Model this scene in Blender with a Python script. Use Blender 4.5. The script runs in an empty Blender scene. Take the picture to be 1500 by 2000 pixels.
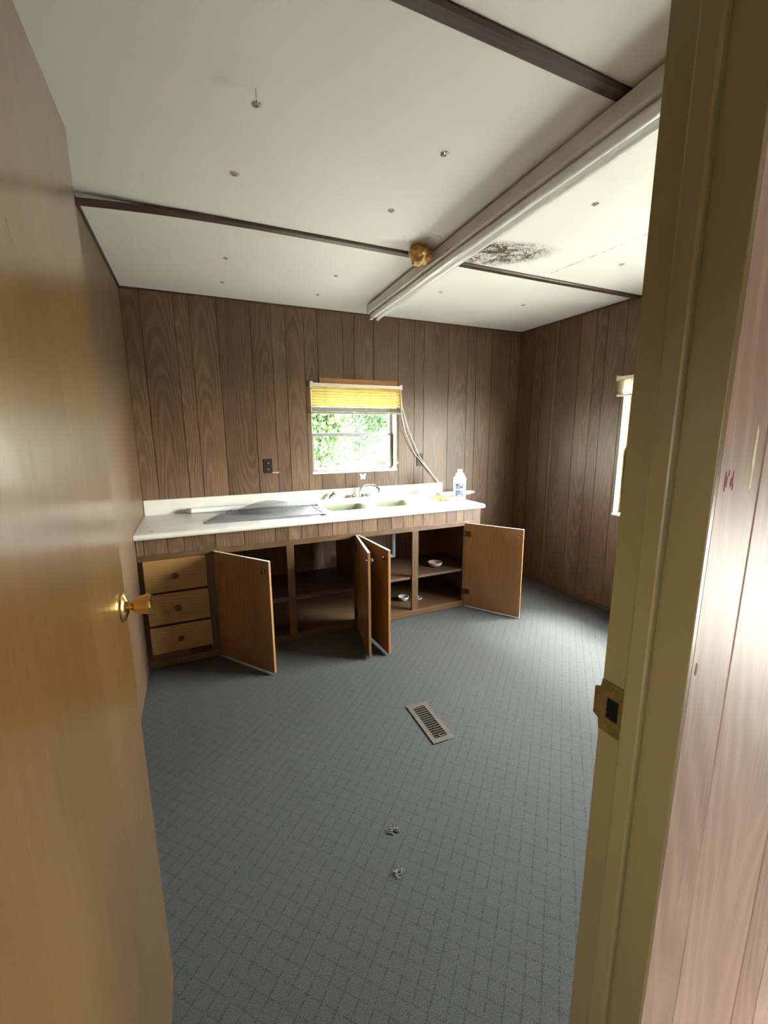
import bpy, bmesh, math, random
from mathutils import Vector, Matrix
random.seed(7)
S = bpy.context.scene
COL = S.collection
PI = math.pi

# ------------------------------------------------------------------ camera
F_PX, PIT, YAW, ROLL, CAM_H = 819.86, 0.1870, 0.4209, -0.0061, 1.4322
fw = Vector((math.sin(YAW)*math.cos(PIT), math.cos(YAW)*math.cos(PIT), -math.sin(PIT)))
r0 = Vector((math.cos(YAW), -math.sin(YAW), 0)); u0 = r0.cross(fw)
rr = r0*math.cos(ROLL) + u0*math.sin(ROLL); uu = u0*math.cos(ROLL) - r0*math.sin(ROLL)
cd = bpy.data.cameras.new('camera'); cam = bpy.data.objects.new('camera', cd); COL.objects.link(cam)
cd.sensor_fit = 'HORIZONTAL'; cd.sensor_width = 36; cd.lens = F_PX/1500*36; cd.clip_start = 0.02
M = Matrix((rr, uu, -fw)).transposed().to_4x4(); M.translation = (0, 0, CAM_H); cam.matrix_world = M
S.camera = cam

# ------------------------------------------------------------------ light
SUN_TO = Vector((0.62, -0.10, 1.05)).normalized()
SKY_STRENGTH, SKY_WHITE, SUN_STRENGTH, EXPOSURE = 1.0, 13.5, 8.5, 2.58
W = bpy.data.worlds.new('sky'); S.world = W; W.use_nodes = True
wn = W.node_tree.nodes; wl = W.node_tree.links; wn.clear()
sk = wn.new('ShaderNodeTexSky'); sk.sky_type = 'NISHITA'; sk.sun_disc = False
sk.sun_elevation = math.asin(SUN_TO.z); sk.sun_rotation = math.atan2(SUN_TO.x, SUN_TO.y)
b1 = wn.new('ShaderNodeBackground'); b1.inputs['Strength'].default_value = SKY_STRENGTH
b2 = wn.new('ShaderNodeBackground'); b2.inputs['Color'].default_value = (1, .985, .95, 1); b2.inputs['Strength'].default_value = SKY_WHITE
ad = wn.new('ShaderNodeAddShader'); wo = wn.new('ShaderNodeOutputWorld')
wl.new(sk.outputs[0], b1.inputs['Color']); wl.new(b1.outputs[0], ad.inputs[0]); wl.new(b2.outputs[0], ad.inputs[1]); wl.new(ad.outputs[0], wo.inputs['Surface'])
sl = bpy.data.lights.new('sun', 'SUN'); sl.energy = SUN_STRENGTH; sl.angle = math.radians(18); sl.color = (.84, .92, 1)   # sun behind thin cloud
so = bpy.data.objects.new('sun', sl); COL.objects.link(so); so.rotation_euler = SUN_TO.to_track_quat('Z', 'Y').to_euler(); so.location = (6, -6, 9)
def portal(name, loc, to, w, h):
    l = bpy.data.lights.new(name, 'AREA'); l.shape = 'RECTANGLE'; l.size = w; l.size_y = h
    l.cycles.is_portal = True
    o = bpy.data.objects.new(name, l); COL.objects.link(o); o.location = loc
    o.rotation_euler = Vector(to).to_track_quat('-Z', 'Y').to_euler()
portal('window_portal_back', (1.25, 3.53, 1.46), (0, -1, 0), .80, .76)
portal('window_portal_right', (3.13, 1.424, 1.31), (-1, 0, 0), 1.68, 1.10)
portal('added_window_portal', (-1.43, -.69, 1.275), (1, 0, 0), .46, .49)
portal('hall_opening_portal', (3.13, -1.10, .44), (-1, 0, 0), .94, .92)
vs = S.view_settings; vs.view_transform = 'Standard'; vs.look = 'None'; vs.exposure = EXPOSURE; vs.gamma = 1; vs.use_curve_mapping = False
try:
    S.cycles.max_bounces = 14; S.cycles.diffuse_bounces = 8; S.cycles.glossy_bounces = 5
    S.cycles.transparent_max_bounces = 16; S.cycles.sample_clamp_indirect = 12; S.cycles.use_denoising = True
    S.cycles.caustics_reflective = False; S.cycles.caustics_refractive = False
except Exception: pass

# ------------------------------------------------------------------ materials
MAT = {}
def newmat(name):
    m = bpy.data.materials.new(name); m.use_nodes = True; MAT[name] = m
    nt = m.node_tree; b = nt.nodes['Principled BSDF']; return m, nt, b
def N(nt, t, **k):
    n = nt.nodes.new(t)
    for a, v in k.items(): setattr(n, a, v)
    return n
def mth(nt, op, a, b=None, c=None, clamp=False):
    n = nt.nodes.new('ShaderNodeMath'); n.operation = op; n.use_clamp = clamp
    for i, v in enumerate((a, b, c)):
        if v is None: continue
        if isinstance(v, (int, float)): n.inputs[i].default_value = v
        else: nt.links.new(v, n.inputs[i])
    return n.outputs[0]
def comb(nt, x, y, z):
    n = nt.nodes.new('ShaderNodeCombineXYZ')
    for i, v in enumerate((x, y, z)):
        if isinstance(v, (int, float)): n.inputs[i].default_value = v
        else: nt.links.new(v, n.inputs[i])
    return n.outputs[0]
def noise(nt, vec, scale, detail=3, rough=.5, dist=0):
    n = nt.nodes.new('ShaderNodeTexNoise'); n.inputs['Scale'].default_value = scale; n.inputs['Detail'].default_value = detail
    n.inputs['Roughness'].default_value = rough; n.inputs['Distortion'].default_value = dist
    if vec is not None: nt.links.new(vec, n.inputs['Vector'])
    return n.outputs['Fac']
def ramp(nt, fac, stops):
    n = nt.nodes.new('ShaderNodeValToRGB'); cr = n.color_ramp
    while len(cr.elements) < len(stops): cr.elements.new(.5)
    for e, (p, c) in zip(cr.elements, stops): e.position = p; e.color = (*c, 1)
    nt.links.new(fac, n.inputs[0]); return n.outputs[0]
def mixc(nt, fac, a, b):
    n = nt.nodes.new('ShaderNodeMix'); n.data_type = 'RGBA'
    for k, v in ((0, fac), (6, a), (7, b)):
        if isinstance(v, (int, float)): n.inputs[k].default_value = v
        elif isinstance(v, tuple): n.inputs[k].default_value = (*v, 1)
        else: nt.links.new(v, n.inputs[k])
    return n.outputs[2]
def smooth(nt, v, a, b):
    n = nt.nodes.new('ShaderNodeMapRange'); n.interpolation_type = 'SMOOTHSTEP'
    nt.links.new(v, n.inputs[0]); n.inputs[1].default_value = a; n.inputs[2].default_value = b; return n.outputs[0]
def bump(nt, b, h, strength, dist):
    n = nt.nodes.new('ShaderNodeBump'); n.inputs['Strength'].default_value = strength; n.inputs['Distance'].default_value = dist
    nt.links.new(h, n.inputs['Height']); nt.links.new(n.outputs[0], b.inputs['Normal'])
def objxyz(nt):
    tc = N(nt, 'ShaderNodeTexCoord'); s = N(nt, 'ShaderNodeSeparateXYZ'); nt.links.new(tc.outputs['Object'], s.inputs[0])
    return tc.outputs['Object'], s.outputs[0], s.outputs[1], s.outputs[2]
def flat(name, col, rough=.5, metal=0, var=.12, nscale=40, spec=.5, bmp=0):
    m, nt, b = newmat(name); v, x, y, z = objxyz(nt)
    n = noise(nt, v, nscale, 4)
    d = tuple(c*(1-var) for c in col); l = tuple(min(1, c*(1+var)) for c in col)
    nt.links.new(ramp(nt, n, [(.3, d), (.7, l)]), b.inputs['Base Color'])
    b.inputs['Roughness'].default_value = rough; b.inputs['Metallic'].default_value = metal; b.inputs['Specular IOR Level'].default_value = spec
    if bmp: bump(nt, b, noise(nt, v, nscale*4, 3), bmp, .002)
    return m
def wood(name, dark, mid, light, axis='Z', rough=.38, ring=62, spec=.5, contrast=1.0, wave=0.0, fine=1.0, coat=0.0):
    m, nt, b = newmat(name); v, x, y, z = objxyz(nt)
    oi = N(nt, 'ShaderNodeObjectInfo'); rnd = oi.outputs['Random']
    L, U = {'Z': (z, mth(nt, 'ADD', x, y)), 'X': (x, mth(nt, 'ADD', y, z)), 'Y': (y, mth(nt, 'ADD', x, z))}[axis]
    r37 = mth(nt, 'MULTIPLY', rnd, 37.0); r2 = mth(nt, 'FRACT', mth(nt, 'MULTIPLY', rnd, 7.31))
    low = noise(nt, comb(nt, mth(nt, 'MULTIPLY', U, 5.0), mth(nt, 'MULTIPLY', L, 1.3), r37), 1.0, 2)
    low2 = noise(nt, comb(nt, mth(nt, 'MULTIPLY', U, 26.0), mth(nt, 'MULTIPLY', L, 3.0), r37), 1.0, 2)
    ux = mth(nt, 'ADD', U, mth(nt, 'MULTIPLY', mth(nt, 'SUBTRACT', rnd, .5), .12))
    ly = mth(nt, 'MULTIPLY', mth(nt, 'ADD', L, mth(nt, 'MULTIPLY', mth(nt, 'SUBTRACT', r2, .5), 2.2)), .075)
    dist = mth(nt, 'SQRT', mth(nt, 'ADD', mth(nt, 'MULTIPLY', ux, ux), mth(nt, 'MULTIPLY', ly, ly)))
    dist = mth(nt, 'ADD', dist, mth(nt, 'MULTIPLY', low, .085)); dist = mth(nt, 'ADD', dist, mth(nt, 'MULTIPLY', low2, .012))
    rg = mth(nt, 'FRACT', mth(nt, 'MULTIPLY', dist, ring))
    rg = mth(nt, 'POWER', mth(nt, 'ABSOLUTE', mth(nt, 'SUBTRACT', mth(nt, 'MULTIPLY', rg, 2.0), 1.0)), 1.6)
    fib = noise(nt, comb(nt, mth(nt, 'MULTIPLY', U, 330.0), mth(nt, 'MULTIPLY', L, 7.0), r37), 1.0, 3)
    t = mth(nt, 'ADD', mth(nt, 'MULTIPLY', rg, .30*contrast), mth(nt, 'MULTIPLY', fib, .55*fine))
    t = mth(nt, 'ADD', t, mth(nt, 'MULTIPLY', mth(nt, 'SUBTRACT', low, .5), .55)); t = mth(nt, 'ADD', t, mth(nt, 'MULTIPLY', mth(nt, 'SUBTRACT', rnd, .5), .22))
    nt.links.new(ramp(nt, t, [(.12, dark), (.45, mid), (.8, light)]), b.inputs['Base Color'])
    b.inputs['Roughness'].default_value = rough; b.inputs['Specular IOR Level'].default_value = spec
    h = mth(nt, 'ADD', mth(nt, 'MULTIPLY', fib, .5), mth(nt, 'MULTIPLY', rg, .3))
    if wave: h = mth(nt, 'ADD', h, mth(nt, 'MULTIPLY', noise(nt, comb(nt, mth(nt, 'MULTIPLY', U, 9.0), mth(nt, 'MULTIPLY', L, 2.0), r37), 1.0, 2), wave))
    bump(nt, b, h, .18, .0015)
    b.inputs['Coat Weight'].default_value = coat; b.inputs['Coat Roughness'].default_value = .16
    return m
wood('panel', (.068, .035, .018), (.140, .079, .044), (.235, .140, .080), rough=.46, wave=3, spec=.32, contrast=.75)
wood('panel_left', (.085, .048, .024), (.135, .080, .042), (.185, .115, .064), rough=.40, contrast=.4, fine=.6)
wood('panel_hall_glare', (.27, .168, .128), (.41, .272, .212), (.54, .38, .305), rough=.40, contrast=.6)  # same panelling made pale and pinkish, bleaching by glare put into the colours
wood('door_veneer', (.090, .042, .009), (.138, .069, .017), (.185, .098, .028), rough=.30, contrast=.25, fine=.35, wave=6, ring=30, coat=.45)
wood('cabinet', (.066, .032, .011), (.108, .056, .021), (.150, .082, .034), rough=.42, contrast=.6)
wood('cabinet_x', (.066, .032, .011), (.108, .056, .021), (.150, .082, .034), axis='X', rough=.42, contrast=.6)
wood('cabinet_door', (.17, .080, .026), (.30, .152, .054), (.42, .23, .092), rough=.38, contrast=.8)
wood('drawer_front', (.24, .125, .036), (.38, .21, .068), (.48, .285, .105), axis='X', rough=.42, contrast=.5, fine=.8)
wood('jamb', (.165, .115, .046), (.205, .147, .062), (.25, .18, .08), rough=.30, contrast=.15, fine=.25)
wood('batten', (.030, .015, .009), (.055, .028, .016), (.085, .045, .027), axis='X', rough=.45)
wood('raw_pine', (.20, .085, .030), (.34, .16, .062), (.46, .25, .11), axis='X', rough=.7)
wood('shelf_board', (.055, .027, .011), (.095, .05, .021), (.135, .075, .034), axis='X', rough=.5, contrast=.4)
flat('groove', (.022, .011, .006), .7)
flat('white_edge', (.72, .70, .62), .5)
flat('laminate', (.62, .58, .505), .30, var=.06, nscale=9)
flat('porcelain', (.58, .59, .55), .12, var=.03)
flat('bowl_enamel', (.30, .31, .20), .14, var=.05)
flat('chrome', (.55, .55, .56), .14, 1, var=.05)
flat('brass', (.72, .48, .16), .20, 1, var=.08)
flat('old_brass', (.20, .135, .045), .34, .8, var=.25, nscale=60)
flat('bronze', (.06, .035, .015), .35, .5)
flat('dark_hinge', (.035, .022, .012), .4, .4)
flat('aluminium', (.20, .205, .21), .42, .4)
flat('dark_rubber', (.03, .03, .03), .6)
flat('reveal', (.21, .165, .088), .5, var=.08, nscale=14)
flat('vinyl_cream', (.74, .68, .55), .45, var=.06)
flat('stack_shaded', (.22, .20, .145), .5, var=.08)  # slat colour darkened, the backlit stack's shade put into it
flat('cord_cotton', (.72, .66, .50), .8)
flat('fixture_white', (.62, .60, .54), .24, var=.06, nscale=5)
flat('tube_glass', (.80, .80, .76), .12, var=.03)
flat('tube_cap', (.45, .43, .40), .35, .7)
flat('outlet_brown', (.018, .011, .008), .5, spec=.25)
flat('slot', (.30, .27, .22), .5)
flat('foam', (.52, .30, .075), .42, var=.4, nscale=45, bmp=.5)
flat('register_metal', (.075, .058, .040), .45, .2, var=.2)
flat('void_shade', (.006, .005, .004), .9, spec=.05)  # near-black colour standing in for the shade inside holes and slots
flat('paper_brown', (.50, .30, .11), .75, var=.15)
flat('paper_white', (.78, .74, .66), .7, var=.05)
flat('pink_glass', (.42, .32, .29), .2)
flat('grey_glass', (.35, .37, .36), .2)
flat('pipe_dark', (.10, .10, .10), .4)  # pipes coloured dark to sink into the unlit cabinet
flat('clear_plastic', (.56, .55, .50), .25, .1, var=.3, nscale=300)
flat('sticker_white', (.85, .86, .86), .4)
flat('sticker_grey', (.42, .42, .40), .4)
flat('bottle_plastic', (.78, .79, .84), .3, var=.03)
flat('label_navy', (.035, .055, .16), .35, var=.3, nscale=90)
flat('label_blue', (.12, .25, .62), .35)
flat('label_pale', (.62, .60, .74), .35, var=.15, nscale=120)
flat('label_red', (.62, .30, .28), .35, var=.3, nscale=150)
flat('hall_white', (.70, .68, .63), .7)
flat('dry_ground', (.22, .215, .175), .9, var=.35, nscale=3)  # pale dry tone picked for the light it bounces indoors
flat('siding', (.6, .58, .52), .6)
flat('scar', (.70, .58, .42), .7, var=.2)
flat('scar_red', (.20, .055, .028), .7)
flat('scratch_pale', (.26, .17, .08), .6)
flat('bark', (.10, .075, .05), .9, var=.4, nscale=20)
flat('tuft_fibre', (.15, .148, .14), .9)
for nm, c in (('leaf_a', (.020, .048, .010)), ('leaf_b', (.034, .064, .015)), ('leaf_c', (.042, .052, .024))):
    m, nt, b = newmat(nm); v, x, y, z = objxyz(nt)
    colr = ramp(nt, noise(nt, v, 3.0, 4), [(.3, tuple(k*.6 for k in c)), (.7, tuple(k*1.5 for k in c))])
    nt.links.new(colr, b.inputs['Base Color']); b.inputs['Roughness'].default_value = .5
    tr = N(nt, 'ShaderNodeBsdfTranslucent'); nt.links.new(colr, tr.inputs['Color'])
    mx = N(nt, 'ShaderNodeMixShader'); mx.inputs[0].default_value = .4
    nt.links.new(b.outputs[0], mx.inputs[1]); nt.links.new(tr.outputs[0], mx.inputs[2]); nt.links.new(mx.outputs[0], nt.nodes['Material Output'].inputs['Surface'])
# backlit blind slats
m, nt, b = newmat('blind_slat'); v, x, y, z = objxyz(nt)
c = ramp(nt, noise(nt, v, 20, 3), [(.3, (.62, .47, .18)), (.7, (.70, .55, .23))])
nt.links.new(c, b.inputs['Base Color']); b.inputs['Roughness'].default_value = .45
tr = N(nt, 'ShaderNodeBsdfTranslucent'); nt.links.new(c, tr.inputs['Color']); mx = N(nt, 'ShaderNodeMixShader'); mx.inputs[0].default_value = .26
nt.links.new(b.outputs[0], mx.inputs[1]); nt.links.new(tr.outputs[0], mx.inputs[2]); nt.links.new(mx.outputs[0], nt.nodes['Material Output'].inputs['Surface'])
# thin window glass
m, nt, b = newmat('window_glass'); v, x, y, z = objxyz(nt)
tr = N(nt, 'ShaderNodeBsdfTransparent'); nt.links.new(ramp(nt, noise(nt, v, 8, 2), [(.3, (.90, .93, .91)), (.7, (.95, .97, .96))]), tr.inputs['Color'])
gl = N(nt, 'ShaderNodeBsdfGlossy'); gl.inputs['Roughness'].default_value = .02
fr = N(nt, 'ShaderNodeLayerWeight'); fr.inputs['Blend'].default_value = .5
fres = mth(nt, 'MULTIPLY_ADD', mth(nt, 'POWER', fr.outputs['Facing'], 5.0), .46, .022)
mx = N(nt, 'ShaderNodeMixShader'); nt.links.new(fres, mx.inputs[0]); nt.links.new(tr.outputs[0], mx.inputs[1]); nt.links.new(gl.outputs[0], mx.inputs[2])
nt.links.new(mx.outputs[0], nt.nodes['Material Output'].inputs['Surface'])
# insect mesh: fine weave that lets part of the light through
m, nt, b = newmat('insect_mesh'); v, x, y, z = objxyz(nt)
nt.links.new(ramp(nt, noise(nt, v, 60, 3), [(.3, (.05, .05, .055)), (.7, (.12, .12, .125))]), b.inputs['Base Color']); b.inputs['Roughness'].default_value = .5
tr = N(nt, 'ShaderNodeBsdfTransparent'); mx = N(nt, 'ShaderNodeMixShader'); mx.inputs[0].default_value = .58
nt.links.new(tr.outputs[0], mx.inputs[1]); nt.links.new(b.outputs[0], mx.inputs[2]); nt.links.new(mx.outputs[0], nt.nodes['Material Output'].inputs['Surface'])
# carpet with a dotted diagonal lattice
m, nt, b = newmat('carpet'); v, x, y, z = objxyz(nt)
A = math.radians(43.0); SP = .0432
wob = mth(nt, 'MULTIPLY', mth(nt, 'SUBTRACT', noise(nt, v, 9, 2), .5), .16); wob2 = mth(nt, 'MULTIPLY', mth(nt, 'SUBTRACT', noise(nt, v, 160, 2), .5), .10)
def axisuv(a):
    t = mth(nt, 'ADD', mth(nt, 'MULTIPLY', x, math.cos(a)/SP), mth(nt, 'MULTIPLY', y, math.sin(a)/SP))
    return mth(nt, 'ADD', mth(nt, 'ADD', t, wob), wob2)
def lines(t, w):
    d = mth(nt, 'ABSOLUTE', mth(nt, 'SUBTRACT', mth(nt, 'FRACT', t), .5)); return smooth(nt, d, .5-w, .5-w*.35)
ua, va = axisuv(A), axisuv(A - PI/2)
dot = lambda t: smooth(nt, mth(nt, 'SINE', mth(nt, 'MULTIPLY', t, 2*PI*6)), -.25, .5)
spk = noise(nt, v, 300, 3, .8); spk2 = noise(nt, v, 1100, 1); patch = noise(nt, v, 2.2, 3)
l1 = mth(nt, 'MULTIPLY', lines(va, .075), mth(nt, 'ADD', mth(nt, 'MULTIPLY', dot(ua), .45), .42)); l2 = mth(nt, 'MULTIPLY', lines(ua, .078), mth(nt, 'ADD', mth(nt, 'MULTIPLY', dot(va), .85), .02))
ln = mth(nt, 'MULTIPLY', mth(nt, 'MAXIMUM', l1, l2), smooth(nt, noise(nt, v, 60, 2), .34, .56))
base = ramp(nt, mth(nt, 'ADD', mth(nt, 'MULTIPLY', spk, .7), mth(nt, 'MULTIPLY', spk2, .3)), [(.30, (.018, .0178, .016)), (.5, (.051, .0500, .045)), (.70, (.118, .116, .105))])
base = mixc(nt, mth(nt, 'MULTIPLY', patch, .25), base, (.058, .054, .043))
nt.links.new(mixc(nt, mth(nt, 'MULTIPLY', ln, .97), base, (.012, .015, .019)), b.inputs['Base Color'])
b.inputs['Roughness'].default_value = .95; b.inputs['Specular IOR Level'].default_value = .15
b.inputs['Sheen Weight'].default_value = .10; b.inputs['Sheen Roughness'].default_value = .5
bump(nt, b, mth(nt, 'ADD', spk, mth(nt, 'MULTIPLY', spk2, .6)), .9, .004)
# ceiling board with an old water stain
m, nt, b = newmat('ceiling_board'); v, x, y, z = objxyz(nt)
def blob(cx, cy, rx, ry, ang):
    ca, sa = math.cos(ang), math.sin(ang); dx = mth(nt, 'SUBTRACT', x, cx); dy = mth(nt, 'SUBTRACT', y, cy)
    p = mth(nt, 'DIVIDE', mth(nt, 'ADD', mth(nt, 'MULTIPLY', dx, ca), mth(nt, 'MULTIPLY', dy, sa)), rx)
    q = mth(nt, 'DIVIDE', mth(nt, 'SUBTRACT', mth(nt, 'MULTIPLY', dy, ca), mth(nt, 'MULTIPLY', dx, sa)), ry)
    return mth(nt, 'SQRT', mth(nt, 'ADD', mth(nt, 'MULTIPLY', p, p), mth(nt, 'MULTIPLY', q, q)))
n1 = noise(nt, v, 12, 5, .65, .6); n2 = noise(nt, v, 24, 4, .6, 1.5)
edge = smooth(nt, mth(nt, 'ADD', blob(1.53, 2.02, .37, .175, math.radians(-24)), mth(nt, 'MULTIPLY', mth(nt, 'SUBTRACT', n1, .5), .9)), 1.05, .62)
vein = smooth(nt, mth(nt, 'ABSOLUTE', mth(nt, 'SUBTRACT', n2, .5)), .075, .015)
blot = smooth(nt, n1, .44, .60)
st = mth(nt, 'MULTIPLY', edge, mth(nt, 'ADD', mth(nt, 'MULTIPLY', vein, .75), mth(nt, 'MULTIPLY', blot, .80)), None, True)
edge2 = smooth(nt, mth(nt, 'ADD', blob(1.10, 1.99, .13, .075, math.radians(-30)), mth(nt, 'MULTIPLY', mth(nt, 'SUBTRACT', n1, .5), .9)), 1.0, .7)
st2 = mth(nt, 'MULTIPLY', edge2, mth(nt, 'MULTIPLY', smooth(nt, n2, .56, .66), .6))
cx = mth(nt, 'SUBTRACT', x, mth(nt, 'ADD', mth(nt, 'MULTIPLY', mth(nt, 'SUBTRACT', 2.065, y), .07), 2.054))
crk = mth(nt, 'MULTIPLY', smooth(nt, mth(nt, 'ABSOLUTE', cx), .006, .0015), mth(nt, 'MULTIPLY', mth(nt, 'GREATER_THAN', y, 1.35), mth(nt, 'LESS_THAN', y, 2.1)))
crk = mth(nt, 'MULTIPLY', crk, smooth(nt, noise(nt, v, 22, 2), .42, .60))
basec = ramp(nt, noise(nt, v, 1.6, 3), [(.3, (.72, .70, .655)), (.7, (.78, .76, .715))])
c = mixc(nt, mth(nt, 'MULTIPLY', edge, .10), basec, (.50, .38, .26)); c = mixc(nt, st, c, (.055, .032, .022)); c = mixc(nt, st2, c, (.16, .12, .09)); c = mixc(nt, mth(nt, 'MULTIPLY', crk, .8), c, (.10, .08, .06))
nt.links.new(c, b.inputs['Base Color']); b.inputs['Roughness'].default_value = .55; b.inputs['Specular IOR Level'].default_value = .3
bump(nt, b, noise(nt, v, 5, 2), .15, .01)

# ------------------------------------------------------------------ geometry helpers
class MB:
    def __init__(s): s.bm = bmesh.new()
    def box(s, a, b, bev=0, seg=2):
        x0, y0, z0 = [min(p, q) for p, q in zip(a, b)]; x1, y1, z1 = [max(p, q) for p, q in zip(a, b)]
        V = [s.bm.verts.new(p) for p in ((x0,y0,z0),(x1,y0,z0),(x1,y1,z0),(x0,y1,z0),(x0,y0,z1),(x1,y0,z1),(x1,y1,z1),(x0,y1,z1))]
        fs = [s.bm.faces.new([V[i] for i in f]) for f in ((3,2,1,0),(4,5,6,7),(0,1,5,4),(1,2,6,5),(2,3,7,6),(3,0,4,7))]
        if bev:
            es = {e for f in fs for e in f.edges}
            bmesh.ops.bevel(s.bm, geom=list(es), offset=bev, segments=seg, affect='EDGES', profile=.5)
        return s
    def lathe(s, prof, axis='Z', o=(0, 0, 0), n=24, sx=1, sy=1):
        o = Vector(o); rings = []
        for r, h in prof:
            ring = []
            for i in range(n):
                a = 2*PI*i/n; p, q = r*math.cos(a)*sx, r*math.sin(a)*sy
                ring.append(s.bm.verts.new(o + Vector({'Z': (p, q, h), 'X': (h, p, q), 'Y': (q, h, p)}[axis])))
            rings.append(ring)
        for A_, B_ in zip(rings, rings[1:]):
            for i in range(n): s.bm.faces.new((A_[i], A_[(i+1) % n], B_[(i+1) % n], B_[i]))
        s.bm.faces.new(rings[0][::-1]); s.bm.faces.new(rings[-1]); return s
    def tube(s, pts, r, n=8):
        pts = [Vector(p) for p in pts]; rings = []; prev = None
        for i, p in enumerate(pts):
            t = (pts[min(i+1, len(pts)-1)] - pts[max(i-1, 0)]).normalized()
            if prev is None: u = t.orthogonal().normalized()
            else: u = (prev - t*prev.dot(t)).normalized()
            prev = u; w = t.cross(u); rad = r[i] if isinstance(r, (list, tuple)) else r
            rings.append([s.bm.verts.new(p + (u*math.cos(2*PI*k/n) + w*math.sin(2*PI*k/n))*rad) for k in range(n)])
        for A_, B_ in zip(rings, rings[1:]):
            for i in range(n): s.bm.faces.new((A_[i], A_[(i+1) % n], B_[(i+1) % n], B_[i]))
        s.bm.faces.new(rings[0][::-1]); s.bm.faces.new(rings[-1]); return s
    def poly(s, pts, d):                       # polygon pts extruded by vector d
        d = Vector(d); A_ = [s.bm.verts.new(p) for p in pts]; B_ = [s.bm.verts.new(Vector(p) + d) for p in pts]; n = len(pts)
        s.bm.faces.new(A_[::-1]); s.bm.faces.new(B_)
        for i in range(n): s.bm.faces.new((A_[i], A_[(i+1) % n], B_[(i+1) % n], B_[i]))
        return s
    def loft(s, loops, cap=True):
        R_ = [[s.bm.verts.new(p) for p in l] for l in loops]; n = len(loops[0])
        for A_, B_ in zip(R_, R_[1:]):
            for i in range(n): s.bm.faces.new((A_[i], A_[(i+1) % n], B_[(i+1) % n], B_[i]))
        if cap: s.bm.faces.new(R_[-1])
        return s
    def grid(s, fn, nu, nv):
        G = [[s.bm.verts.new(fn(i/nu, j/nv)) for j in range(nv+1)] for i in range(nu+1)]
        for i in range(nu):
            for j in range(nv): s.bm.faces.new((G[i][j], G[i+1][j], G[i+1][j+1], G[i][j+1]))
        return s
WT = {}                                        # world translation of unrotated objects
def link(o, parent):
    COL.objects.link(o)
    if parent is not None: o.parent = parent
def thing(name, loc=(0, 0, 0), label=None, cat=None, group=None, kind=None, parent=None, rotz=0):
    o = bpy.data.objects.new(name, None); o.empty_display_size = .05; link(o, parent)
    base = WT.get(parent.name, Vector()) if parent else Vector()
    o.location = Vector(loc) - base; o.rotation_euler = (0, 0, rotz); WT[o.name] = Vector(loc)
    tag(o, label, cat, group, kind); return o
def tag(o, label=None, cat=None, group=None, kind=None):
    for k, v in (('label', label), ('category', cat), ('group', group), ('kind', kind)):
        if v: o[k] = v
    return o
def obj(name, mb, mat, parent=None, at=None, smooth=False, local=False, **tags):
    """mesh given in world coordinates (or local=True: in the parent's frame); at = where its origin sits"""
    base = Vector() if (parent is None or local) else WT.get(parent.name, Vector())
    at = Vector(at) if at is not None else (Vector() if local else base)
    bmesh.ops.recalc_face_normals(mb.bm, faces=mb.bm.faces)
    me = bpy.data.meshes.new(name); bmesh.ops.translate(mb.bm, verts=mb.bm.verts, vec=-at); mb.bm.to_mesh(me); mb.bm.free()
    me.materials.append(MAT[mat])
    if smooth:
        for p in me.polygons: p.use_smooth = True
        me.set_sharp_from_angle(angle=math.radians(40))
    o = bpy.data.objects.new(name, me); link(o, parent); o.location = at - base
    if not local: WT[o.name] = at
    tag(o, **tags); return o
def copy(o, parent, loc, rot=None):
    c = o.copy(); link(c, parent); c.location = loc
    if rot is not None: c.rotation_euler = rot
    return c
def plate(name, outer, holes, thick, mat, parent, at=(0, 0, 0), rot=(0, 0, 0), **tags):
    """flat plate with holes from a filled 2D curve, outline in local xy"""
    cu = bpy.data.curves.new(name, 'CURVE'); cu.dimensions = '2D'; cu.fill_mode = 'BOTH'; cu.extrude = thick/2
    for loop in [outer] + holes:
        sp = cu.splines.new('POLY'); sp.points.add(len(loop)-1); sp.use_cyclic_u = True
        for p, q in zip(sp.points, loop): p.co = (q[0], q[1], 0, 1)
    t = bpy.data.objects.new('tmp', cu); COL.objects.link(t)
    dg = bpy.context.evaluated_depsgraph_get(); me = bpy.data.meshes.new_from_object(t.evaluated_get(dg)); bpy.data.objects.remove(t)
    me.name = name; me.materials.clear(); me.materials.append(MAT[mat])
    o = bpy.data.objects.new(name, me); link(o, parent)
    base = WT.get(parent.name, Vector()) if parent else Vector()
    o.location = Vector(at) - base; o.rotation_euler = rot; WT[o.name] = Vector(at); tag(o, **tags); return o
def rrect(x0, y0, x1, y1, r, n=5, z=None):
    P = []
    for cx, cy, a in ((x1-r, y0+r, -PI/2), (x1-r, y1-r, 0), (x0+r, y1-r, PI/2), (x0+r, y0+r, PI)):
        for k in range(n+1):
            t = a + PI/2*k/n; p = (cx + r*math.cos(t), cy + r*math.sin(t)); P.append(p if z is None else (p[0], p[1], z))
    return P

# ------------------------------------------------------------------ the room
XL, XR, YB, H = -.357, 2.965, 3.361, 2.37
YF0, YF1 = .2504, .351                          # hall face and kitchen face of the door wall
DX0, DX1, DZ = -.198, .481, 1.985               # door opening
HX0, HY0 = -1.30, -2.0                          # hall
W1 = (.872, 1.632, 1.107, 1.81)                 # back window: x0 x1 z0 z1
W2 = (.62, 2.228, .79, 1.83)                    # right window: y0 y1 z0 z1
HW = (-.90, -.48, 1.05, 1.50)                  # added hall window: y0 y1 z0 z1
HD = (-1.55, -.65, 0.0, .88)                   # low unseen hall opening, added and shaped for glare on the planks: y0 y1 z0 z1

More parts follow.
